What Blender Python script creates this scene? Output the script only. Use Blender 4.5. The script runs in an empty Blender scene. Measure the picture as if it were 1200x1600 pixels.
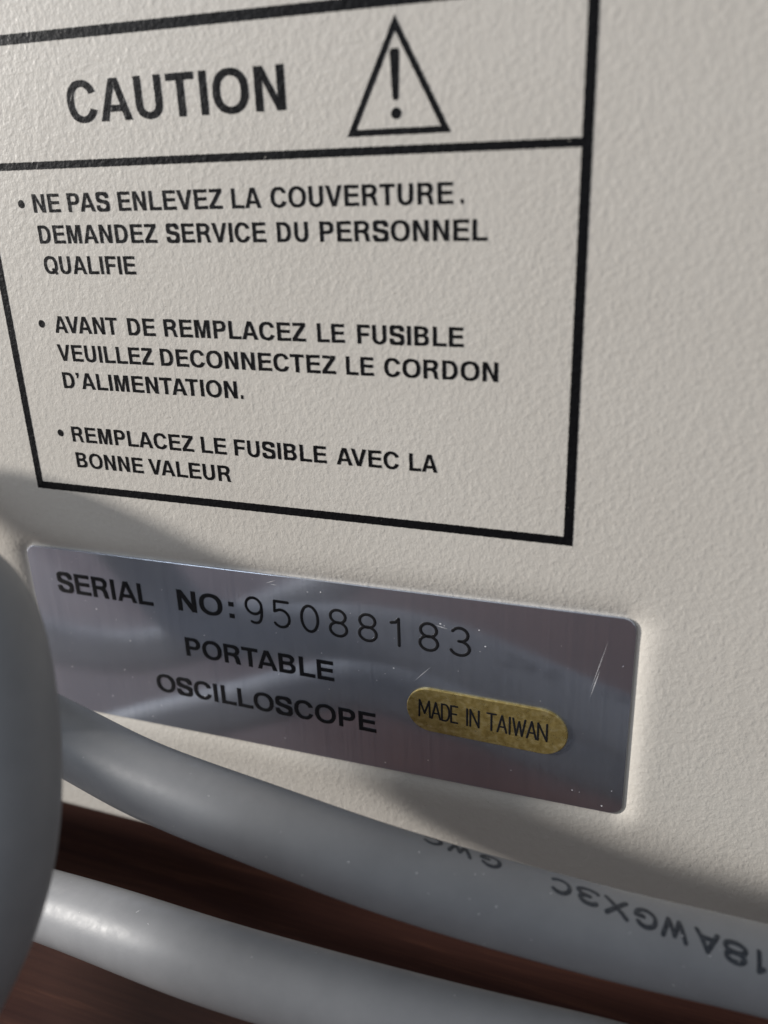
import bpy, bmesh, math, random
from mathutils import Vector, Matrix
random.seed(7)

# ------------------------------------------------------------------ units
# The panel is laid out in "u" (1 u = 0.634 mm): x right, y down the panel, z into the instrument.
U = 0.634e-3
def W(x, y, z):                       # panel units -> world metres (X right, Y into panel, Z up)
    return Vector((x * U, z * U, -y * U))
C = bpy.context.scene.collection
scene = bpy.context.scene

# ------------------------------------------------------------------ camera
CAM_P = (117.32, -53.90, -123.33)
RIGHT = (0.937968, 0.03361391, 0.3450886)
DOWN = (0.09780334, 0.92922097, -0.3563466)
FWD = (-0.33264176, 0.36799252, 0.86829198)
def wdir(v): return Vector((v[0], v[2], -v[1])).normalized()
cam = bpy.data.cameras.new("camera")
cam.sensor_fit = 'VERTICAL'
cam.sensor_height = 5.0
cam.lens = 1356.2 / 1600 * 5.0
cam.clip_start = 0.002
cam.clip_end = 50
cam.dof.use_dof = True
cam.dof.focus_distance = 151 * U
cam.dof.aperture_fstop = 2.7
camo = bpy.data.objects.new("camera", cam)
C.objects.link(camo)
rx, dn, fw = wdir(RIGHT), wdir(DOWN), wdir(FWD)
m = Matrix((rx, -dn, -fw)).transposed().to_4x4()
m.translation = W(*CAM_P)
camo.matrix_world = m
scene.camera = camo

# ------------------------------------------------------------------ light
scene.view_settings.view_transform = 'Standard'
scene.view_settings.look = 'None'
scene.view_settings.exposure = 0.0
scene.view_settings.gamma = 1.0
wd = bpy.data.worlds.new("World"); scene.world = wd; wd.use_nodes = True
bg = wd.node_tree.nodes["Background"]
bg.inputs[0].default_value = (0.86, 0.92, 1.0, 1)
bg.inputs[1].default_value = 0.31

def area(name, direction, dist, sx, sy, power, col):
    """room lamp / window: direction is in panel units, from the panel towards the light"""
    l = bpy.data.lights.new(name, 'AREA'); l.shape = 'RECTANGLE'; l.size = sx; l.size_y = sy
    l.energy = power; l.color = col
    o = bpy.data.objects.new(name, l); C.objects.link(o)
    d = wdir(direction); tgt = W(60, 0, 0)
    o.location = tgt + d * dist
    o.rotation_euler = (-d).to_track_quat('-Z', 'Y').to_euler()
    return o
area("window_light", (-3.3, -0.80, -1.0), 1.4, 0.09, 0.09, 30.5, (1.0, 0.958, 0.908))
area("sky_window_light", (-0.9, -0.6, -1.0), 1.2, 0.6, 0.6, 3.0, (0.84, 0.91, 1.0))

# ------------------------------------------------------------------ material helpers
def mat(name, **kw):
    mt = bpy.data.materials.new(name); mt.use_nodes = True
    b = mt.node_tree.nodes["Principled BSDF"]
    for k, v in kw.items(): b.inputs[k].default_value = v
    return mt, mt.node_tree, b
def N(nt, typ, **kw):
    n = nt.nodes.new(typ)
    for k, v in kw.items():
        if k in n.inputs: n.inputs[k].default_value = v
        else: setattr(n, k, v)
    return n
def ucoord(nt, scale=(1, 1, 1)):
    """object coordinates expressed in panel units"""
    tc = N(nt, 'ShaderNodeTexCoord'); mp = N(nt, 'ShaderNodeMapping')
    mp.inputs['Scale'].default_value = tuple(s / U for s in scale)
    nt.links.new(tc.outputs['Object'], mp.inputs['Vector'])
    return mp.outputs['Vector']
def noise(nt, vec, scale, detail=2.0, rough=0.5, dist=0.0):
    n = N(nt, 'ShaderNodeTexNoise'); n.inputs['Scale'].default_value = scale
    n.inputs['Detail'].default_value = detail; n.inputs['Roughness'].default_value = rough
    n.inputs['Distortion'].default_value = dist
    nt.links.new(vec, n.inputs['Vector']); return n.outputs['Fac']
def ramp(nt, fac, stops):
    r = N(nt, 'ShaderNodeValToRGB'); e = r.color_ramp.elements
    while len(e) < len(stops): e.new(0.5)
    for el, (p, c) in zip(e, stops):
        el.position = p; el.color = c if len(c) == 4 else (*c, 1)
    nt.links.new(fac, r.inputs['Fac']); return r.outputs['Color']
def math_(nt, op, a, b=None, clamp=False):
    n = N(nt, 'ShaderNodeMath'); n.operation = op; n.use_clamp = clamp
    for i, v in enumerate((a, b)):
        if v is None: continue
        if isinstance(v, (int, float)): n.inputs[i].default_value = v
        else: nt.links.new(v, n.inputs[i])
    return n.outputs[0]
def bump(nt, bsdf, height, dist_u, strength=1.0):
    b = N(nt, 'ShaderNodeBump'); b.inputs['Strength'].default_value = strength
    b.inputs['Distance'].default_value = dist_u * U
    nt.links.new(height, b.inputs['Height']); nt.links.new(b.outputs[0], bsdf.inputs['Normal'])

def orange_peel(nt):
    """height of the sprayed, spattered paint (in u)"""
    v = ucoord(nt)
    a = math_(nt, 'MULTIPLY', noise(nt, v, 0.6, 3.0, 0.5, 0.2), 0.5)
    n2 = noise(nt, v, 1.25, 2.5, 0.5, 0.15)                       # sparse raised spatter
    blob = math_(nt, 'MULTIPLY', ramp(nt, n2, [(0.38, (0, 0, 0)), (0.80, (1, 1, 1))]), 0.8)
    n3 = math_(nt, 'MULTIPLY', noise(nt, v, 3.0, 2.0, 0.5), 0.16)
    h = math_(nt, 'ADD', math_(nt, 'ADD', a, blob), n3)
    return h, v

# painted sheet metal
M = {}
mt, nt, b = mat("cream_spatter_paint", Roughness=0.42)
b.inputs['Specular IOR Level'].default_value = 0.45
h, v = orange_peel(nt)
bump(nt, b, h, 0.052)
big = noise(nt, v, 0.02, 3.0, 0.6)
fine = noise(nt, v, 0.9, 4.0, 0.6)
mixf = math_(nt, 'ADD', math_(nt, 'MULTIPLY', big, 0.6), math_(nt, 'MULTIPLY', fine, 0.4))
col = ramp(nt, mixf, [(0.3, (0.595, 0.560, 0.505)), (0.7, (0.655, 0.622, 0.567))])
sp = noise(nt, v, 2.6, 1.0, 0.4)
spots = ramp(nt, sp, [(0.775, (1, 1, 1)), (0.80, (0.45, 0.42, 0.38))])
mx = N(nt, 'ShaderNodeMixRGB'); mx.blend_type = 'MULTIPLY'; mx.inputs[0].default_value = 0.8
nt.links.new(col, mx.inputs[1]); nt.links.new(spots, mx.inputs[2]); nt.links.new(mx.outputs[0], b.inputs['Base Color'])
nt.links.new(ramp(nt, fine, [(0.3, (0.30,) * 3), (0.7, (0.44,) * 3)]), b.inputs['Roughness'])
M['paint'] = mt

# silk-screen ink following the same relief
mt, nt, b = mat("black_screen_ink", Roughness=0.40)
b.inputs['Specular IOR Level'].default_value = 0.14
h, v = orange_peel(nt); bump(nt, b, h, 0.07)
wear = noise(nt, v, 1.7, 3.0, 0.6)
chips = noise(nt, v, 1.35, 3.0, 0.62)
nt.links.new(ramp(nt, wear, [(0.62, (0.005, 0.005, 0.006)), (0.85, (0.03, 0.029, 0.028))]), b.inputs['Base Color'])
cm = N(nt, 'ShaderNodeMixRGB'); cm.inputs[2].default_value = (0.5, 0.47, 0.42, 1)
nt.links.new(ramp(nt, chips, [(0.745, (0, 0, 0)), (0.775, (1, 1, 1))]), cm.inputs[0])
nt.links.new(ramp(nt, wear, [(0.62, (0.005, 0.005, 0.006)), (0.85, (0.03, 0.029, 0.028))]), cm.inputs[1])
nt.links.new(cm.outputs[0], b.inputs['Base Color'])
M['ink'] = mt

# brushed aluminium of the plate (vertical brushing)
mt, nt, b = mat("brushed_aluminium", Metallic=1.0, Roughness=0.16)
v = ucoord(nt, (7.0, 0.5, 0.05)); w = ucoord(nt)
br = noise(nt, v, 1.0, 4.0, 0.65)
br2 = noise(nt, ucoord(nt, (2.2, 0.5, 0.02)), 1.0, 2.0, 0.5)
smear = noise(nt, w, 0.09, 3.0, 0.6)
nt.links.new(ramp(nt, br2, [(0.3, (0.52, 0.57, 0.67)), (0.7, (0.72, 0.77, 0.87))]), b.inputs['Base Color'])
rg = math_(nt, 'ADD', math_(nt, 'MULTIPLY', smear, 0.08), math_(nt, 'MULTIPLY', br, 0.05))
nt.links.new(math_(nt, 'ADD', rg, 0.045), b.inputs['Roughness'])
bump(nt, b, br, 0.004)
sat = N(nt, 'ShaderNodeBsdfAnisotropic'); sat.inputs['Roughness'].default_value = 0.45; sat.inputs['Color'].default_value = (0.76, 0.81, 0.93, 1)
mixs = N(nt, 'ShaderNodeMixShader'); mixs.inputs[0].default_value = 0.30
nt.links.new(b.outputs[0], mixs.inputs[1]); nt.links.new(sat.outputs[0], mixs.inputs[2])
nt.links.new(mixs.outputs[0], nt.nodes['Material Output'].inputs['Surface'])
M['alu'] = mt

mt, nt, b = mat("black_enamel_letters", Roughness=0.5)
b.inputs['Specular IOR Level'].default_value = 0.2
b.inputs['Base Color'].default_value = (0.012, 0.012, 0.014, 1)
M['enamel'] = mt

mt, nt, b = mat("tarnished_brass_foil", Metallic=0.8, Roughness=0.34)
v = ucoord(nt); w = ucoord(nt, (0.85, 1, 1.15))
t1 = noise(nt, w, 0.8, 5.0, 0.6, 0.5)
nt.links.new(ramp(nt, t1, [(0.30, (0.40, 0.28, 0.085)), (0.50, (0.58, 0.44, 0.16)), (0.74, (0.80, 0.66, 0.34))]), b.inputs['Base Color'])
nt.links.new(ramp(nt, noise(nt, v, 0.8, 4.0, 0.6), [(0.3, (0.22,) * 3), (0.7, (0.45,) * 3)]), b.inputs['Roughness'])
bump(nt, b, noise(nt, v, 1.3, 3.0, 0.6), 0.04)
M['brass'] = mt

mt, nt, b = mat("grey_pvc_sheath", Roughness=0.46)
b.inputs['Specular IOR Level'].default_value = 0.4
v = ucoord(nt)
nt.links.new(ramp(nt, noise(nt, v, 0.12, 4.0, 0.6), [(0.3, (0.204, 0.210, 0.222)), (0.7, (0.236, 0.242, 0.254))]), b.inputs['Base Color'])
nt.links.new(ramp(nt, noise(nt, v, 0.5, 4.0, 0.6), [(0.3, (0.42,) * 3), (0.7, (0.56,) * 3)]), b.inputs['Roughness'])
bump(nt, b, noise(nt, v, 2.2, 3.0, 0.6), 0.018)
M['pvc'] = mt

mt, nt, b = mat("dark_blue_cable_print", Roughness=0.5)
v = ucoord(nt)
nt.links.new(ramp(nt, noise(nt, v, 2.0, 3.0, 0.6), [(0.4, (0.012, 0.016, 0.025)), (0.75, (0.06, 0.068, 0.08))]), b.inputs['Base Color'])
M['cableink'] = mt

mt, nt, b = mat("dark_varnished_wood", Roughness=0.45)
b.inputs["Specular IOR Level"].default_value = 0.25
gv = ucoord(nt, (0.012, 0.16, 0.05))
g1 = noise(nt, gv, 1.0, 6.0, 0.62, 0.6)
g2 = noise(nt, ucoord(nt, (0.05, 1.3, 0.2)), 1.0, 4.0, 0.6)
gm = math_(nt, 'ADD', math_(nt, 'MULTIPLY', g1, 0.65), math_(nt, 'MULTIPLY', g2, 0.35))
nt.links.new(ramp(nt, gm, [(0.32, (0.044, 0.020, 0.018)), (0.52, (0.072, 0.032, 0.025)), (0.70, (0.155, 0.068, 0.045))]), b.inputs['Base Color'])
bump(nt, b, g2, 0.05)
M['wood'] = mt

mt, nt, b = mat("pale_lint", Roughness=0.8); b.inputs['Base Color'].default_value = (0.75, 0.75, 0.76, 1); M['lint'] = mt
mt, nt, b = mat("black_rubber", Roughness=0.7)
b.inputs['Base Color'].default_value = (0.02, 0.02, 0.02, 1); M['rubber'] = mt

# ------------------------------------------------------------------ object helpers
def thing(name, label, cat, loc):
    o = bpy.data.objects.new(name, None); C.objects.link(o); o.location = loc
    o.empty_display_size = 0.01
    o['label'] = label; o['category'] = cat
    return o
def part(name, verts, faces, material, parent=None, smooth=False, origin=None):
    """verts in panel units"""
    org = parent_origin(parent) if origin is None else origin
    me = bpy.data.meshes.new(name)
    me.from_pydata([tuple(W(*p) - org) for p in verts], [], faces)
    me.validate(); me.update()
    bm = bmesh.new(); bm.from_mesh(me)
    bmesh.ops.recalc_face_normals(bm, faces=bm.faces); bm.to_mesh(me); bm.free()
    for p in me.polygons: p.use_smooth = smooth
    me.materials.append(material)
    o = bpy.data.objects.new(name, me); C.objects.link(o)
    if parent is not None: o.parent = parent
    else: o.location = org
    return o
def parent_origin(p):
    v = Vector((0, 0, 0))
    while p is not None:
        v = v + p.location; p = p.parent
    return v

# ------------------------------------------------------------------ lettering
ST, HB = 0.205, 0.17                          # stem and bar of the grotesque, in cap heights
def arc(cx, cy, rx, ry, a0, a1, n=14, p=2.25):
    out = []
    for i in range(n + 1):
        a = math.radians(a0 + (a1 - a0) * i / n)
        c, s = math.cos(a), math.sin(a)
        out.append((cx + rx * math.copysign(abs(c) ** (2 / p), c), cy + ry * math.copysign(abs(s) ** (2 / p), s)))
    return out
def ribbon(path, w0, w1=None):
    """outline of a stroke: width goes w0 where it runs vertical, w1 where it runs level"""
    w1 = w1 or w0
    L, R = [], []
    for i, p in enumerate(path):
        a = path[max(i - 1, 0)]; b = path[min(i + 1, len(path) - 1)]
        dx, dy = b[0] - a[0], b[1] - a[1]; l = math.hypot(dx, dy) or 1
        dx, dy = dx / l, dy / l
        w = w0 * abs(dy) + w1 * abs(dx); w = max(w, min(w0, w1)) / 2
        L.append((p[0] - dy * w, p[1] + dx * w)); R.append((p[0] + dy * w, p[1] - dx * w))
    return L + R[::-1]
def bez(pts, n=8):
    out = []
    for i in range(0, len(pts) - 3, 3):
        p0, p1, p2, p3 = pts[i:i + 4]
        for j in range(n):
            t = j / n
            out.append(tuple(p0[k] * (1 - t) ** 3 + 3 * p1[k] * t * (1 - t) ** 2 + 3 * p2[k] * t * t * (1 - t) + p3[k] * t ** 3 for k in (0, 1)))
    out.append(pts[-1]); return out
def glyphs(s, h):
    """letter -> (list of contours, ink width, advance); y up, cap height 1"""
    G = {}
    def add(ch, cont, adv, lsb): G[ch] = (cont, adv, lsb)
    add('I', [[(0, 0), (s, 0), (s, 1), (0, 1)]], .388, .10)
    add('L', [[(0, 0), (.72, 0), (.72, h), (s, h), (s, 1), (0, 1)]], .85, .105)
    m = .5 + .02
    add('E', [[(0, 0), (.77, 0), (.77, h), (s, h), (s, m - h / 2), (.72, m - h / 2), (.72, m + h / 2), (s, m + h / 2), (s, 1 - h), (.755, 1 - h), (.755, 1), (0, 1)]], .93, .105)
    add('F', [[(0, 0), (s, 0), (s, m - h / 2 - .03), (.65, m - h / 2 - .03), (.65, m + h / 2 - .03), (s, m + h / 2 - .03), (s, 1 - h), (.71, 1 - h), (.71, 1), (0, 1)]], .85, .105)
    add('T', [[(.39 - s / 2, 0), (.39 + s / 2, 0), (.39 + s / 2, 1 - h), (.78, 1 - h), (.78, 1), (0, 1), (0, 1 - h), (.39 - s / 2, 1 - h)]], .85, .03)
    k = s * 1.08
    add('V', [[(.45 - k * .53, 0), (.45 + k * .53, 0), (.90, 1), (.90 - k, 1), (.45, .24), (k, 1), (0, 1)]], .93, .015)
    add('A', [[(0, 0), (k, 0), (k + .065, .215), (.94 - k - .065, .215), (.94 - k, 0), (.94, 0), (.47 + k * .56, 1), (.47 - k * .56, 1)],
              [(k + .105, .215 + h * .93), (.47, .80), (.94 - k - .105, .215 + h * .93)]], 1.0, .03)
    d = s * 1.12
    add('N', [[(0, 0), (s, 0), (s, .70), (.79 - d * .98, 0), (.79, 0), (.79, 1), (.79 - s, 1), (.79 - s, .31), (d * .98, 1), (0, 1)]], 1.0, .105)
    add('M', [[(0, 0), (s, 0), (s, .76), (.47 - s * .48, 0), (.47 + s * .48, 0), (.94 - s, .76), (.94 - s, 0), (.94, 0), (.94, 1), (.94 - s * 1.45, 1), (.47, .29), (s * 1.45, 1), (0, 1)]], 1.155, .105)
    add('Z', [[(0, 0), (.76, 0), (.76, h), (.26, h), (.75, 1 - h), (.75, 1), (.04, 1), (.04, 1 - h), (.49, 1 - h), (0, h)]], .85, .04)
    O_o = arc(.485, .5, .485, .515, 0, 360, 40)[:-1]; O_i = arc(.485, .5, .485 - s, .515 - h * .98, 0, 360, 40)[:-1]
    add('O', [O_o, O_i], 1.083, .06)
    G['Q'] = ([O_o, O_i], 1.083, .06)
    def ang(y, ry): return math.degrees(math.asin(max(-1, min(1, y / ry))))
    rx, ry, ix, iy = .455, .515, .455 - s, .515 - h * .98
    a1, a2 = 22, 27
    add('C', [arc(.455, .5, rx, ry, a1, 360 - a1, 34) + arc(.455, .5, ix, iy, 360 - a2, a2, 34)], 1.0, .06)
    Uo = [(0, 1), (0, .36)] + arc(.39, .36, .39, .375, 180, 360, 18)[1:] + [(.78, 1), (.78 - s, 1), (.78 - s, .36)] + arc(.39, .36, .39 - s, .375 - h, 360, 180, 18)[1:] + [(s, 1)]
    add('U', [Uo], 1.0, .105)
    Do = [(0, 0), (.36, 0)] + arc(.36, .5, .44, .5, -90, 90, 18)[1:] + [(0, 1)]
    Di = [(s, h), (.35, h)] + arc(.35, .5, .44 - s + .01, .5 - h, -90, 90, 18)[1:] + [(s, 1 - h)]
    add('D', [Do, Di], 1.0, .105)
    pb = .375
    Po = [(0, 0), (s, 0), (s, pb), (.43, pb)] + arc(.43, (1 + pb) / 2, .32, (1 - pb) / 2, -90, 90, 14)[1:] + [(0, 1)]
    Pi = [(s, pb + h), (.41, pb + h)] + arc(.41, (1 + pb) / 2, .34 - s, (1 - pb) / 2 - h, -90, 90, 12)[1:] + [(s, 1 - h)]
    add('P', [Po, Pi], .93, .105)
    rb = .41
    Ro = [(0, 0), (s, 0), (s, rb), (.38, rb), (.47, rb - .03), (.535, rb - .11), (.57, .12), (.61, 0), (.61 + s * 1.06, 0), (.765, .10), (.74, .28), (.70, .40), (.63, .47)] + \
        [(.70, .525)] + arc(.46, .735, .31, .265, -24, 90, 12) + [(0, 1)]
    Ri = [(s, rb + h), (.42, rb + h)] + arc(.42, (1 + rb) / 2 + .0, .345 - s, (1 - rb) / 2 - h, -90, 90, 12)[1:] + [(s, 1 - h)]
    add('R', [Ro, Ri], 1.0, .105)
    bb = .52
    Bo = [(0, 0), (.46, 0)] + arc(.46, .275, .32, .275, -90, 62, 12)[1:] + [(.62, bb + .01)] + arc(.43, .765, .315, .235, -48, 90, 12)[1:] + [(0, 1)]
    B1 = [(s, h), (.43, h)] + arc(.43, (h + bb - h / 2) / 2, .345 - s, (bb - h * 1.5) / 2, -90, 90, 10)[1:] + [(s, bb - h / 2)]
    B2 = [(s, bb + h / 2), (.40, bb + h / 2)] + arc(.40, (bb + h / 2 + 1 - h) / 2, .34 - s, (1 - h * 1.5 - bb) / 2, -90, 90, 10)[1:] + [(s, 1 - h)]
    add('B', [Bo, B1, B2], 1.0, .105)
    q = s * .5; t = h * .5
    Sp = bez([(.805 - q, .685), (.80 - q, .86), (.63, 1.015 - t), (.42, 1.015 - t), (.20, 1.015 - t), (.03 + q, .90), (.03 + q, .735), (.03 + q, .60), (.16, .565), (.42, .515),
              (.70, .46), (.815 - q, .41), (.815 - q, .275), (.815 - q, .10), (.66, -.015 + t), (.43, -.015 + t), (.20, -.015 + t), (.02 + q, .12), (.015 + q, .325)], 9)
    add('S', [ribbon(Sp, s * .98, h * 1.0)], .93, .05)
    add('.', [[(0, 0), (s * 1.1, 0), (s * 1.1, s * 1.05), (0, s * 1.05)]], .39, .10)
    add("'", [[(.03, .66), (.11, .66), (s, .84), (s, 1), (0, 1), (0, .83), (.07, .83)]], .36, .07)
    add(':', [[(0, .02), (s * 1.15, .02), (s * 1.15, .02 + s * 1.1), (0, .02 + s * 1.1)], [(0, .58), (s * 1.15, .58), (s * 1.15, .58 + s * 1.1), (0, .58 + s * 1.1)]], .39, .10)
    return G
GL = glyphs(ST, HB)
KERN = {('A', 'V'): -.10, ('V', 'A'): -.10, ('L', 'T'): -.10, ('T', 'A'): -.09, ('A', 'T'): -.09, ('P', 'A'): -.08, ('L', 'E'): -.0}
def set_word(txt, track=0.0, G=None):
    """contours of a word with x starting at 0, plus its ink width"""
    G = G or GL
    x = 0; out = []; first = True; right = 0; tails = []
    for i, ch in enumerate(txt):
        cont, adv, lsb = G[ch]
        if first: x -= lsb; first = False
        if i: x += KERN.get((txt[i - 1], ch), 0) + track
        for c in cont: out.append([(x + lsb + px, py) for px, py in c])
        right = max(right, max(px for c in cont for px, _ in c) + x + lsb)
        if ch == 'Q': tails.append([(x + lsb + px, py) for px, py in ((.52, .25), (.80, -.06), (.93, .05), (.63, .34))])
        x += adv
    return out, right, tails
def resample(c, step, jit, rnd):
    out = []
    n = len(c)
    for i in range(n):
        a, b = c[i], c[(i + 1) % n]
        l = math.hypot(b[0] - a[0], b[1] - a[1]); k = max(1, int(l / step))
        for j in range(k):
            t = j / k; out.append((a[0] + (b[0] - a[0]) * t, a[1] + (b[1] - a[1]) * t))
    ph = [rnd.uniform(0, 6.28) for _ in range(6)]
    return [(x + jit * (math.sin(y * 3.1 + x * 1.3 + ph[0]) + math.sin(y * 7.3 + ph[1]) + .8 * math.sin(y * 12 + x * 5 + ph[4])) * .5,
             y + jit * (math.sin(x * 2.9 - y * 1.1 + ph[2]) + math.sin(x * 6.7 + ph[3]) + .8 * math.sin(x * 13 + y * 4 + ph[5])) * .5) for x, y in out]
def fill(contours, extrude, bevel=0.0):
    """flat filled outlines (u, y up) -> verts, faces with the outline given a thickness"""
    cu = bpy.data.curves.new('outline', 'CURVE'); cu.dimensions = '2D'; cu.fill_mode = 'BOTH'
    cu.extrude = extrude; cu.bevel_depth = bevel; cu.bevel_resolution = 1
    for c in contours:
        s = cu.splines.new('POLY'); s.points.add(len(c) - 1); s.use_cyclic_u = True
        for p, q in zip(s.points, c): p.co = (q[0], q[1], 0, 1)
    o = bpy.data.objects.new('outline', cu)
    me = o.to_mesh()
    V = [tuple(v.co) for v in me.vertices]; F = [tuple(p.vertices) for p in me.polygons]
    o.to_mesh_clear(); bpy.data.objects.remove(o); bpy.data.curves.remove(cu)
    return V, F
def stroke_mesh(paths, r, flat=0.5, res=3):
    """rounded pen strokes (u, y up) as tubes flattened onto the surface"""
    cu = bpy.data.curves.new('stroke', 'CURVE'); cu.dimensions = '3D'
    cu.bevel_depth = r; cu.bevel_resolution = res; cu.use_fill_caps = True
    split = []
    for path, cyc in paths:
        if cyc: split.append((path, True)); continue
        cur = [path[0]]
        for i in range(1, len(path)):
            cur.append(path[i])
            if i < len(path) - 1:
                u_ = Vector(path[i]) - Vector(path[i - 1]); w_ = Vector(path[i + 1]) - Vector(path[i])
                if u_.length > 1e-6 and w_.length > 1e-6 and u_.angle(w_) > .6: split.append((cur, False)); cur = [path[i]]
        split.append((cur, False))
    for path, cyc in split:
        P = [Vector((x, y, 0)) for x, y in path]; rad = [1.0] * len(P)
        if not cyc:
            a = (P[0] - P[1]).normalized(); b = (P[-1] - P[-2]).normalized()
            P = [P[0] + a * r * k for k in (1, .92, .6)] + P + [P[-1] + b * r * k for k in (.6, .92, 1)]
            rad = [.12, .4, .8] + rad + [.8, .4, .12]
        s = cu.splines.new('POLY'); s.points.add(len(P) - 1); s.use_cyclic_u = cyc
        for sp, p, q in zip(s.points, P, rad): sp.co = (*p, 1); sp.radius = q
    o = bpy.data.objects.new('stroke', cu)
    me = o.to_mesh()
    V = [(v.co.x, v.co.y, v.co.z * flat) for v in me.vertices]; F = [tuple(p.vertices) for p in me.polygons]
    o.to_mesh_clear(); bpy.data.objects.remove(o); bpy.data.curves.remove(cu)
    return V, F
def merge(meshes):
    V, F = [], []
    for v, f in meshes:
        k = len(V); V += v; F += [tuple(i + k for i in q) for q in f]
    return V, F

# ------------------------------------------------------------------ the oscilloscope
TABLE_Y, BOTTOM_Y = 97.0, 79.6
X0, X1, TOP_Y, DEPTH = -120.0, 285.0, -190.0, 420.0
scope = thing("oscilloscope", "cream painted portable oscilloscope seen from behind with black caution print and silver serial plate", "oscilloscope", W((X0 + X1) / 2, TABLE_Y, DEPTH / 2))

PL_C, PL_H, PL_R, SHEAR = (51.9, 31.8), (59.2, 18.85), 2.3, 0.0135
POCKET = 0.95
def pocket_sd(x, y):
    px = abs(x - PL_C[0]) - (PL_H[0] - PL_R); py = abs(y - PL_C[1] + SHEAR * (x - PL_C[0])) - (PL_H[1] - PL_R)
    return math.hypot(max(px, 0), max(py, 0)) + min(max(px, py), 0) - PL_R
def panel_z(x, y):
    d = pocket_sd(x, y) - 0.25
    e_ = min(max((PL_C[1] - y) / PL_H[1], (PL_C[0] - x) / PL_H[0], .8) - .8, .2) / .2       # the top and left slopes are longer
    t = min(max(d / (5.0 + 1.5 * e_), 0), 1)
    z = POCKET * (1 - t) ** 3
    e = y - (BOTTOM_Y - 2.2)                          # rolled lower edge
    if e > 0: z += 2.2 - math.sqrt(max(2.2 ** 2 - e * e, 0))
    return z
def axis(segs):
    out = [segs[0][0]]
    for a, b, st in segs:
        n = max(1, round((b - a) / st)); out += [a + (b - a) * i / n for i in range(1, n + 1)]
    return out
xs = axis([(X0, -14, 4), (-14, -2, .4), (-2, 104, 1.2), (104, 118, .4), (118, X1, 4)])
ys = axis([(TOP_Y, 6, 4), (6, 20, .4), (20, 44, 1.2), (44, 58, .4), (58, 77, 1.5), (77, BOTTOM_Y, .2)])
nx, ny = len(xs), len(ys)
V = [(x, y, panel_z(x, y)) for y in ys for x in xs]
F = [(j * nx + i, j * nx + i + 1, (j + 1) * nx + i + 1, (j + 1) * nx + i) for j in range(ny - 1) for i in range(nx - 1)]
k = len(V); V += [(x, BOTTOM_Y, 9.0) for x in xs]                # the flange turned in under the instrument
F += [((ny - 1) * nx + i, (ny - 1) * nx + i + 1, k + i + 1, k + i) for i in range(nx - 1)]
part("rear_panel", V, F, M['paint'], scope, smooth=True)

# the case behind the panel
def box(x0, x1, y0, y1, z0, z1):
    v = [(x, y, z) for z in (z0, z1) for y in (y0, y1) for x in (x0, x1)]
    return v, [(0, 1, 3, 2), (4, 6, 7, 5), (0, 4, 5, 1), (2, 3, 7, 6), (0, 2, 6, 4), (1, 5, 7, 3)]
v, f = box(X0 - 1.5, X1 + 1.5, TOP_Y - 1.5, BOTTOM_Y - 1.2, 9.2, DEPTH)
part("case", v, f, M['paint'], scope)
for fx in (X0 + 25, X1 - 25):
    for fz in (40, DEPTH - 30):
        n = 20
        vv = [(fx + rr * math.cos(6.2832 * i / n), yy, fz + rr * math.sin(6.2832 * i / n)) for yy, rr in ((BOTTOM_Y - 1.25, 10), (TABLE_Y - .02, 8.5)) for i in range(n)]
        ff = [(i, (i + 1) % n, n + (i + 1) % n, n + i) for i in range(n)] + [tuple(range(n)), tuple(range(n, 2 * n))]
        part("foot", vv, ff, M['rubber'], scope)

# --- caution frame: four sides and the rule under the heading
rnd = random.Random(3)
def ink_part(name, contours, parent=scope, z=-0.03, th=0.012, material='ink', jit=0.035, step=0.3, label=None):
    cs = [resample(c, step, jit, rnd) for c in contours]
    v, f = fill(cs, th)
    # keep the print glued to the panel relief
    o = part(name, [(x, -y, z + zz) for x, y, zz in v], f, M[material], parent)
    if label: o['label'] = label
    return o
def bar(x0, y0, x1, y1): return [[(x0, -y1), (x1, -y1), (x1, -y0), (x0, -y0)]]
FT, FB, FM = -75.2, 0.82, -56.2
ink_part("frame_line", bar(-0.72, FT, 100.7, FT + 1.45))
ink_part("frame_line", bar(-0.72, -0.68, 100.7, 0.76))
ink_part("frame_line", bar(-0.72, FT + 1.45, 0.68, -0.68))
ink_part("frame_line", bar(99.3, FT + 1.45, 100.7, -0.68))
ink_part("frame_line", bar(0.68, FM - .58, 99.3, FM + .58))

def panel_words(name, words, base, cap, z=-0.03, th=0.012, material='ink', jit=0.03, bevel=0, parent=scope, G=None, label=None):
    cs, tails = [], []
    for txt, xa, xb in words:
        c, w, tl = set_word(txt, G=G)
        xa, xb = xa + .06, xb - .08
        sx = (xb - xa) / w
        for q in c: cs.append([(xa + px * sx, -base + py * cap) for px, py in q])
        for q in tl: tails.append([(xa + px * sx, -base + py * cap) for px, py in q])
    ms = [fill([resample(c, .3, jit, rnd) for c in cs], th, bevel)]
    V = [(x, -y, z + zz) for x, y, zz in ms[0][0]]; F = list(ms[0][1])
    if tails:
        v2, f2 = fill(tails, th); k = len(V)
        V += [(x, -y, z - .008 + zz) for x, y, zz in v2]; F += [tuple(i + k for i in q) for q in f2]
    o = part(name, V, F, M[material], parent)
    if label: o['label'] = label
    return o
panel_words("heading_lettering", [("CAUTION", 19.6, 57.45)], -62.1, 5.9, label="large black word CAUTION")
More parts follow.
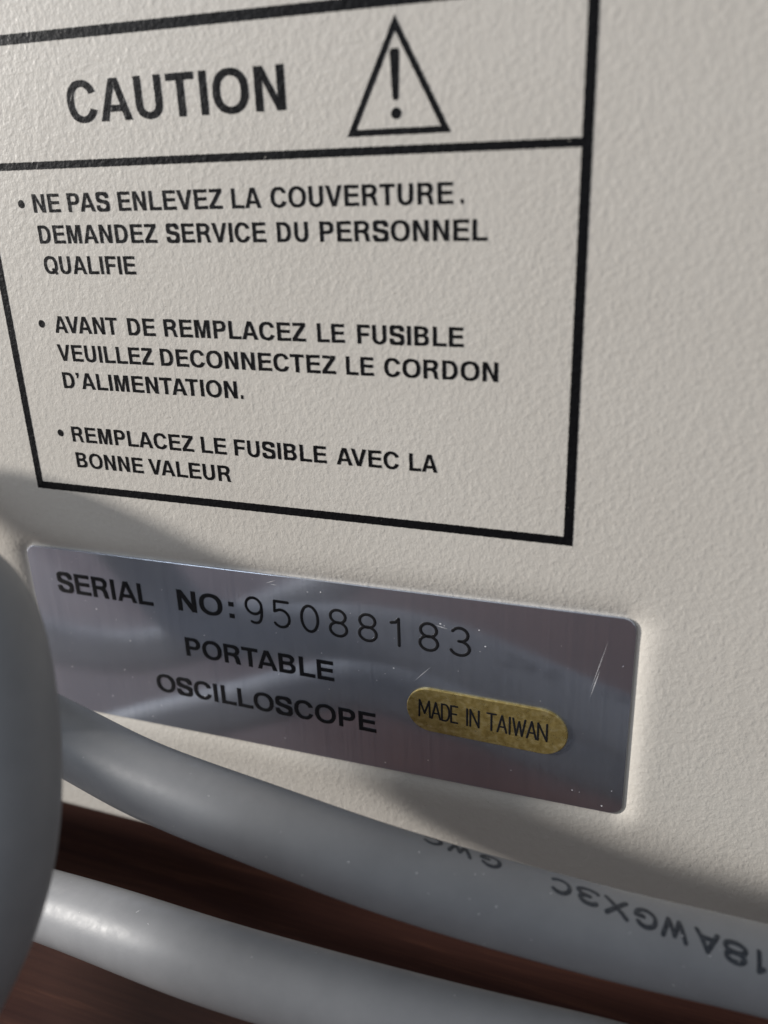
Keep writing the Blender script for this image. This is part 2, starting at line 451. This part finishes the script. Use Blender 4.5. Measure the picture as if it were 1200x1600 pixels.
LINES = [(-48.96, [('NE', 9.56, 15.18), ('PAS', 16.62, 24.91), ('ENLEVEZ', 26.48, 45.57), ('LA', 47.07, 52.2), ('COUVERTURE', 53.7, 82.09), ('.', 83.02, 83.6)]),
 (-44.03, [('DEMANDEZ', 9.67, 33.08), ('SERVICE', 34.72, 52.59), ('DU', 54.33, 59.64), ('PERSONNEL', 61.4, 87.01)]),
 (-39.09, [('QUALIFIE', 9.7, 28.27)]),
 (-29.08, [('AVANT', 9.7, 23.0), ('DE', 24.96, 30.48), ('REMPLACEZ', 32.1, 58.13), ('LE', 59.99, 64.7), ('FUSIBLE', 66.68, 83.58)]),
 (-24.14, [('VEUILLEZ', 9.44, 29.28), ('DECONNECTEZ', 30.67, 62.94), ('LE', 64.56, 69.31), ('CORDON', 70.88, 88.8)]),
 (-19.21, [("D'ALIMENTATION", 9.52, 44.94), ('.', 45.41, 46.0)]),
 (-9.2, [('REMPLACEZ', 9.42, 35.25), ('LE', 36.69, 41.75), ('FUSIBLE', 43.18, 60.41), ('AVEC', 62.06, 72.97), ('LA', 74.58, 79.33)]),
 (-4.26, [('BONNE', 9.46, 24.17), ('VALEUR', 25.25, 42.07)])]
for base, ws in LINES:
    panel_words("warning_lettering", ws, base, 2.905)
for bx, by in ((7.2, -50.35), (7.05, -30.55), (6.95, -10.65)):
    ink_part("bullet", [arc(bx, -by, .66, .66, 0, 360, 20, 2)[:-1]], step=.5)

# --- warning triangle
def tri(off):
    A, B, D = (74.05, 72.75), (66.6, 58.15), (81.75, 58.15)
    cx, cy = 74.05, 63.0
    P = [A, B, D]
    if not off: return P
    # inward offset
    out = []
    for i in range(3):
        p, a, b = Vector(P[i]), Vector(P[i - 1]), Vector(P[(i + 1) % 3])
        u1, u2 = (a - p).normalized(), (b - p).normalized()
        ang = u1.angle(u2); bis = (u1 + u2).normalized()
        out.append(tuple(p + bis * off / math.sin(ang / 2)))
    return out
t = part_o = ink_part("warning_triangle", [tri(0), tri(.86)], step=.5)
ink_part("exclamation_bar", [[(73.50, 62.75), (73.70, 62.5), (74.18, 62.5), (74.38, 62.75), (74.62, 68.4), (74.35, 68.8), (73.53, 68.8), (73.26, 68.4)]], step=.5, jit=.02)
ink_part("exclamation_dot", [arc(73.97, 60.85, .74, .74, 0, 360, 20, 2)[:-1]], step=.5, jit=.02)

# --- serial plate
def rrect(cx, cy, hx, hy, r, n=6, shear=0.0):
    out = []
    for sx, sy, a0 in ((1, 1, 0), (-1, 1, 90), (-1, -1, 180), (1, -1, 270)):
        for i in range(n + 1):
            a = math.radians(a0 + 90 * i / n)
            out.append((cx + sx * (hx - r) + r * math.cos(a), cy + sy * (hy - r) + r * math.sin(a)))
    return [(x, y + shear * (x - cx)) for x, y in out]
PZ = 0.5
def slab(outline, z_front, z_back, bev):
    """plate with a small bevel round its front edge; outline has y up"""
    n = len(outline); cx = sum(p[0] for p in outline) / n; cy = sum(p[1] for p in outline) / n
    def ring(ins, z):
        r = []
        for i in range(n):
            a, p, b = outline[i - 1], outline[i], outline[(i + 1) % n]
            tx, ty = b[0] - a[0], b[1] - a[1]; l = math.hypot(tx, ty)
            r.append((p[0] - ty / l * ins, -(p[1] + tx / l * ins), z))
        return r
    V = ring(bev, z_front) + ring(bev * .3, z_front + bev * .3) + ring(0, z_front + bev) + ring(0, z_back)
    F = [tuple(range(n))]
    for k in range(3): F += [(k * n + i, k * n + (i + 1) % n, (k + 1) * n + (i + 1) % n, (k + 1) * n + i) for i in range(n)]
    F.append(tuple(range(3 * n, 4 * n)))
    return V, F
V, F = slab(rrect(PL_C[0], -PL_C[1], PL_H[0] - .02, PL_H[1] - .02, PL_R - .2, 6, SHEAR), PZ, POCKET - .03, .09)
plate = part("serial_plate", V, F, M['alu'], scope)
plate['label'] = "silver brushed metal serial number plate"
GP = glyphs(.168, .152)
panel_words("plate_lettering", [("SERIAL", -.9, 21.6), ("NO", 27.2, 36.95), (":", 38.3, 39.4)], 23.15, 4.35, z=PZ - .05, th=.04, material='enamel', jit=.012, bevel=.05, parent=plate, G=GP)
panel_words("plate_lettering", [("PORTABLE", 27.65, 59.0)], 33.05, 4.0, z=PZ - .05, th=.04, material='enamel', jit=.012, bevel=.05, parent=plate, G=GP)
panel_words("plate_lettering", [("OSCILLOSCOPE", 19.6, 66.85)], 42.6, 4.0, z=PZ - .05, th=.04, material='enamel', jit=.012, bevel=.05, parent=plate, G=GP)

# engraver's numerals and capitals as pen strokes in a 0..1 box
def el(cx, cy, rx, ry, a0, a1, n=16): return arc(cx, cy, rx, ry, a0, a1, n, 2.0)
PEN = {
 '9': [(el(.5, .68, .5, .32, 0, 360, 24)[:-1], True), ([(1.0, .68)] + bez([(1.0, .68), (1.02, .40), (.96, .16), (.80, .07), (.66, -.01), (.48, -.01), (.30, .04)], 8), False)],
 '5': [([(.95, 1), (.12, 1), (.08, .60)] + el(.47, .34, .52, .34, 122, -142, 22), False)],
 '0': [(el(.5, .5, .5, .5, 0, 360, 28)[:-1], True)],
 '8': [(el(.5, .755, .45, .245, 0, 360, 22)[:-1], True), (el(.5, .265, .5, .265, 0, 360, 22)[:-1], True)],
 '1': [([(.12, .84), (.38, .87), (.55, 1.0), (.55, .0)], False)],
 '3': [(el(.46, .755, .44, .245, 152, -84, 18) + [(.40, .515)], False), ([(.40, .515)] + el(.46, .255, .52, .26, 80, -158, 20), False)],
 'M': [([(0, 0), (.06, 1), (.5, .22), (.94, 1), (1, 0)], False)],
 'A': [([(0, 0), (.5, 1), (1, 0)], False), ([(.2, .33), (.8, .33)], False)],
 'D': [([(0, 0), (0, 1), (.45, 1)] + el(.45, .5, .55, .5, 80, -80, 10) + [(.45, 0), (0, 0)], False)],
 'E': [([(1, 1), (0, 1), (0, 0), (1, 0)], False), ([(0, .52), (.82, .52)], False)],
 'I': [([(.5, 0), (.5, 1)], False)],
 'N': [([(0, 0), (0, 1), (1, 0), (1, 1)], False)],
 'T': [([(0, 1), (1, 1)], False), ([(.5, 1), (.5, 0)], False)],
 'W': [([(0, 1), (.26, 0), (.5, .85), (.74, 0), (1, 1)], False)],
 'G': [(el(.5, .5, .5, .5, 42, 330, 22) + [(.98, .44), (.60, .44)], False)],
 'X': [([(0, 0), (1, 1)], False), ([(0, 1), (1, 0)], False)],
 'C': [(el(.5, .5, .5, .5, 48, 312, 20), False)],
}
def pen(items, r, flat, z_of):
    """items: (char, x left, width, baseline y (down), height)"""
    paths = []
    for ch, x, w, by, h in items:
        for p, cyc in PEN[ch]:
            q = []
            for i, a in enumerate(p):
                q.append(a)
                if i + 1 < len(p):
                    c = p[i + 1]; k = int(math.hypot((c[0] - a[0]) * w, (c[1] - a[1]) * h) / .35)
                    q += [(a[0] + (c[0] - a[0]) * j / (k + 1), a[1] + (c[1] - a[1]) * j / (k + 1)) for j in range(1, k + 1)]
            paths.append(([(x + px * w, -by + py * h) for px, py in q], cyc))
    v, f = stroke_mesh(paths, r, flat)
    return [(x, -y, z_of + z) for x, y, z in v], f
dig = [('9', 41.85), ('5', 47.45), ('0', 53.1), ('8', 58.65), ('8', 64.25), ('1', 69.9), ('8', 75.45), ('3', 81.1)]
v, f = pen([(c, x + .15, 3.2, 23.4, 5.2) for c, x in dig], .29, .14, PZ - .025)
part("serial_number", v, f, M['enamel'], plate, smooth=True)

# --- brass origin sticker (lies on the plate, reads MADE IN TAIWAN)
SZ = PZ - .38
st = rrect(87.25, -35.55, 14.25, 4.42, 4.40, 10, -.012)
V, F = slab(st, SZ, PZ - .004, .14)
stick = part("sticker", V, F, M['brass'], scope)
stick['label'] = "small brass coloured pill-shaped origin sticker"
# narrow capitals
seq = "MADE IN TAIWAN"; wid = {'M': 2.0, 'I': .5, 'W': 2.1, ' ': 0.85, 'A': 1.55, 'D': 1.35, 'E': 1.15, 'N': 1.5, 'T': 1.5}
tot = sum(wid[c] for c in seq) ; gap_ = (98.0 - 75.35 - tot) / (len(seq) - 1)
x = 75.35; items = []
for c in seq:
    if c != ' ': items.append((c, x, wid[c], 36.85 + .022 * (x - 75) , 3.35))
    x += wid[c] + gap_
v, f = pen(items, .185, .14, SZ - .018)
part("origin_lettering", v, f, M['enamel'], stick, smooth=True)

# --- scratches and lint caught on the plate
def sliver(x0, y0, x1, y1, w, z):
    dx, dy = x1 - x0, y1 - y0; l = math.hypot(dx, dy); nx_, ny_ = -dy / l * w, dx / l * w
    return [(x0, y0, z), ((x0 + x1) / 2 + nx_, (y0 + y1) / 2 + ny_, z), (x1, y1, z), ((x0 + x1) / 2 - nx_, (y0 + y1) / 2 - ny_, z)], [(0, 1, 2, 3)]
rl = random.Random(11)
ms = [sliver(107.0, 16.5, 104.6, 26.5, .04, PZ - .012), sliver(106.0, 22.0, 104.7, 27.5, .06, PZ - .014),
      sliver(74.3, 30.2, 77.6, 26.6, .04, PZ - .012), sliver(78.4, 18.3, 80.6, 18.7, .06, PZ - .012),
      sliver(46.6, 14.8, 48.6, 14.0, .07, PZ - .012), sliver(47.4, 14.9, 48.9, 14.9, .06, PZ - .015)]
for i in range(75):
    x, y = rl.uniform(-4, 110), rl.uniform(13.5, 49.5)
    r = rl.choice((.07, .09, .11, .15, .2)); k = 6; a0 = rl.uniform(0, 6)
    asp = rl.uniform(.4, 1)
    ms.append(([(x + r * math.cos(a0 + 1.047 * j) * rl.uniform(.6, 1.1), y + r * asp * math.sin(a0 + 1.047 * j) * rl.uniform(.6, 1.1), PZ - .016 - .0004 * i) for j in range(k)], [tuple(range(k))]))
v, f = merge(ms)
o = part("lint_and_scratches", v, f, M['lint'], plate); o['kind'] = 'stuff'

# ------------------------------------------------------------------ power cord
RAD = 6.15
PATH = [(262, 66, 5), (252, 66, -14), (232, 66, -24), (200, 65, -22), (170, 60.5, -17.5), (148, 56.2, -18.6),
 (129.54, 53.28, -21.26), (116.36, 51.14, -23.68), (107.36, 49.37, -25.22), (93.59, 46.61, -27.6), (79.36, 43.45, -29.64), (69.25, 41.51, -30.16), (58.23, 40.23, -29.8), (45.72, 40.22, -28.26), (30.61, 41.27, -24.7), (14.3, 39.8, -21.0),
 (4.5, 33, -24.5), (-6, 20, -24), (-19, 6.5, -19.5), (-31, -3, -16.5), (-43, -6.8, -14), (-56, -5, -18.5), (-69, 2, -33), (-83, 11, -50), (-92, 9.5, -64), (-97, 5, -76), (-100, -1, -87), (-92, -16, -98), (-60, -22, -98), (-24, -24, -82), (4, -18, -60),  # unseen bends left of view, routed to shade the panel and upper run
 (29.09, -6.73, -46.98), (36.06, -0.75, -50.29), (41.11, 13.15, -56.56), (42.05, 23.86, -61.89), (41.13, 30.21, -65.51), (38.8, 36.88, -69.8),
 (33, 47, -71), (20, 56, -68.5), (3, 63, -63), (-16, 70.5, -56), (-36, 73.5, -51), (-57, 70, -47), (-79, 63, -42), (-102, 59, -36), (-124, 63, -28), (-135, 75, -18), (-125, 87, -7), (-99, 90.7, 1), (-66, 90.5, -5), (-34, 85, -17), (-9, 76.5, -27),  # unseen return run, bent for its plate reflection and to keep table lit
 (14.31, 69.67, -32.04), (36.69, 62.08, -38.1), (50.17, 60.55, -39.77), (61.01, 61.74, -39.01), (81.41, 63.59, -37.16), (100.27, 65.95, -34.39), (113.37, 67.34, -32.26),
 (132, 70, -30.5), (160, 76, -31), (195, 88, -46), (240, 90.8, -62), (320, 90.8, -90)]
def catmull(P, per=10):
    P = [Vector(p) for p in P]; out = []
    Q = [2 * P[0] - P[1]] + P + [2 * P[-1] - P[-2]]
    for i in range(1, len(Q) - 2):
        p0, p1, p2, p3 = Q[i - 1:i + 3]
        t0 = 0; t1 = t0 + (p1 - p0).length ** .5; t2 = t1 + (p2 - p1).length ** .5; t3 = t2 + (p3 - p2).length ** .5
        for j in range(per):
            t = t1 + (t2 - t1) * j / per
            A1 = p0 * ((t1 - t) / (t1 - t0)) + p1 * ((t - t0) / (t1 - t0)); A2 = p1 * ((t2 - t) / (t2 - t1)) + p2 * ((t - t1) / (t2 - t1)); A3 = p2 * ((t3 - t) / (t3 - t2)) + p3 * ((t - t2) / (t3 - t2))
            B1 = A1 * ((t2 - t) / (t2 - t0)) + A2 * ((t - t0) / (t2 - t0)); B2 = A2 * ((t3 - t) / (t3 - t1)) + A3 * ((t - t1) / (t3 - t1))
            out.append(B1 * ((t2 - t) / (t2 - t1)) + B2 * ((t - t1) / (t2 - t1)))
    out.append(P[-1]); return out
def relax(pts, it):
    for _ in range(it):
        pts = [pts[0]] + [pts[i] * .5 + (pts[i - 1] + pts[i + 1]) * .25 for i in range(1, len(pts) - 1)] + [pts[-1]]
    return pts
line = relax(catmull(PATH), 40)
def wavy(rad, i, a):                                # a moulded sheath is never perfectly round
    return rad * (1 + .006 * math.sin(i * .093) + .005 * math.sin(i * .051 + 2 * a) + .004 * math.sin(i * .17 + a))
def sweep(line, rad, seg=40):
    V, F = [], []
    n = len(line); T = [(line[min(i + 1, n - 1)] - line[max(i - 1, 0)]).normalized() for i in range(n)]
    up = Vector((0, 1, 0)); u = (up - T[0] * up.dot(T[0])).normalized(); fr = []
    for i in range(n):
        if i:
            ax = T[i - 1].cross(T[i])
            if ax.length > 1e-9: u = Matrix.Rotation(T[i - 1].angle(T[i]), 3, ax.normalized()) @ u
            u = (u - T[i] * u.dot(T[i])).normalized()
        w = T[i].cross(u); fr.append((line[i], T[i], u, w))
        for k in range(seg):
            a = 2 * math.pi * k / seg
            rr = wavy(rad, i, a)
            V.append(tuple(line[i] + rr * (math.cos(a) * u + math.sin(a) * w)))
    for i in range(n - 1):
        for k in range(seg):
            F.append((i * seg + k, i * seg + (k + 1) % seg, (i + 1) * seg + (k + 1) % seg, (i + 1) * seg + k))
    F.append(tuple(range(seg))); F.append(tuple(range((n - 1) * seg, n * seg)))
    return V, F, fr
V, F, FR = sweep(line, RAD)
cord = part("power_cord", V, F, M['pvc'], None, smooth=True, origin=W(60, TABLE_Y, -40))
cord['label'] = "thick grey power cord looped in front of the panel with dark cable print"
cord['category'] = "power cord"

# print along the sheath, read from the other side (so it stands upside down from here)
ARC = [0.0]
for i in range(1, len(FR)): ARC.append(ARC[-1] + (FR[i][0] - FR[i - 1][0]).length)
def on_cord(s, phi, r):
    lo = max(i for i in range(len(ARC) - 1) if ARC[i] <= s)
    t = (s - ARC[lo]) / (ARC[lo + 1] - ARC[lo])
    p = FR[lo][0].lerp(FR[lo + 1][0], t); u = FR[lo][2].lerp(FR[lo + 1][2], t).normalized(); w = FR[lo][3].lerp(FR[lo + 1][3], t).normalized()
    r = wavy(RAD, lo + t, phi) + r - RAD
    return tuple(p + r * (math.cos(phi) * u + math.sin(phi) * w))
PEN['l'] = [([(.28, .84), (.5, 1), (.5, 0)], False)]
MARK = [('l', 145.5), ('8', 148.7), ('A', 152.5), ('W', 156.9), ('G', 161.1), ('X', 165.2), ('3', 169.3), ('C', 173.3), ('G', 183.6), ('W', 188.1), ('C', 192.6)]
cw, chh = 2.8, 2.45
rj = random.Random(5)
v, f = pen([(c, s - 145 - cw / 2, cw * (1.12 if c == 'W' else 1), -rj.uniform(-.08, .08), chh) for c, s in MARK], .35, .10, 0)
vv = []
for x, y, z in v:                                   # y runs down the letter from its base at 0
    s = 145 + x
    phi = math.radians(146.5 + 1.33 * (s - 145.5)) - (-y - chh / 2) / RAD
    vv.append(on_cord(s, phi, RAD + .004 - z * .6))
o = part("cord_lettering", vv, f, M['cableink'], cord, smooth=True)

# scuffs and flecks of lint on the sheath
rs = random.Random(21)
ms = []
def fleck(s, phi_deg, ls, lp, tilt=0.0):
    n = 7; P = []
    for j in range(n):
        a = 6.2832 * j / n; k = rs.uniform(.6, 1.1)
        ds = ls * math.cos(a) * k; dp = lp * math.sin(a) * k
        P.append(on_cord(s + ds * math.cos(tilt) - dp * math.sin(tilt), math.radians(phi_deg) + (ds * math.sin(tilt) + dp * math.cos(tilt)) / RAD, RAD + .03))
    ms.append((P, [tuple(range(n))]))
for i in range(46):
    s_ = rs.uniform(135, 262); r = rs.choice((.05, .07, .09, .14))
    fleck(s_, rs.uniform(60, 210), r, r * rs.uniform(.5, 1))
LEN = ARC[-1]
for i in range(30):
    s_ = LEN - rs.uniform(170, 330); r = rs.choice((.05, .07, .1))
    fleck(s_, rs.uniform(0, 360), r, r * rs.uniform(.5, 1))
for i in range(14):
    fleck(LEN - rs.uniform(180, 320), rs.uniform(0, 360), rs.uniform(.4, 1.1), .05, rs.uniform(0, 3))
v, f = merge(ms)
o = part("lint_and_scuffs", v, f, M['lint'], cord); o['kind'] = 'stuff'

# ------------------------------------------------------------------ table
tx0, tx1, tz0, tz1 = -620, 760, -560, 620
n = 2
o = part("table", *box(tx0, tx1, TABLE_Y, TABLE_Y + 40, tz0, tz1), M['wood'], None, origin=W(60, TABLE_Y + 40, 0))
o['label'] = "dark reddish brown wooden table top under the instrument"; o['category'] = "table"
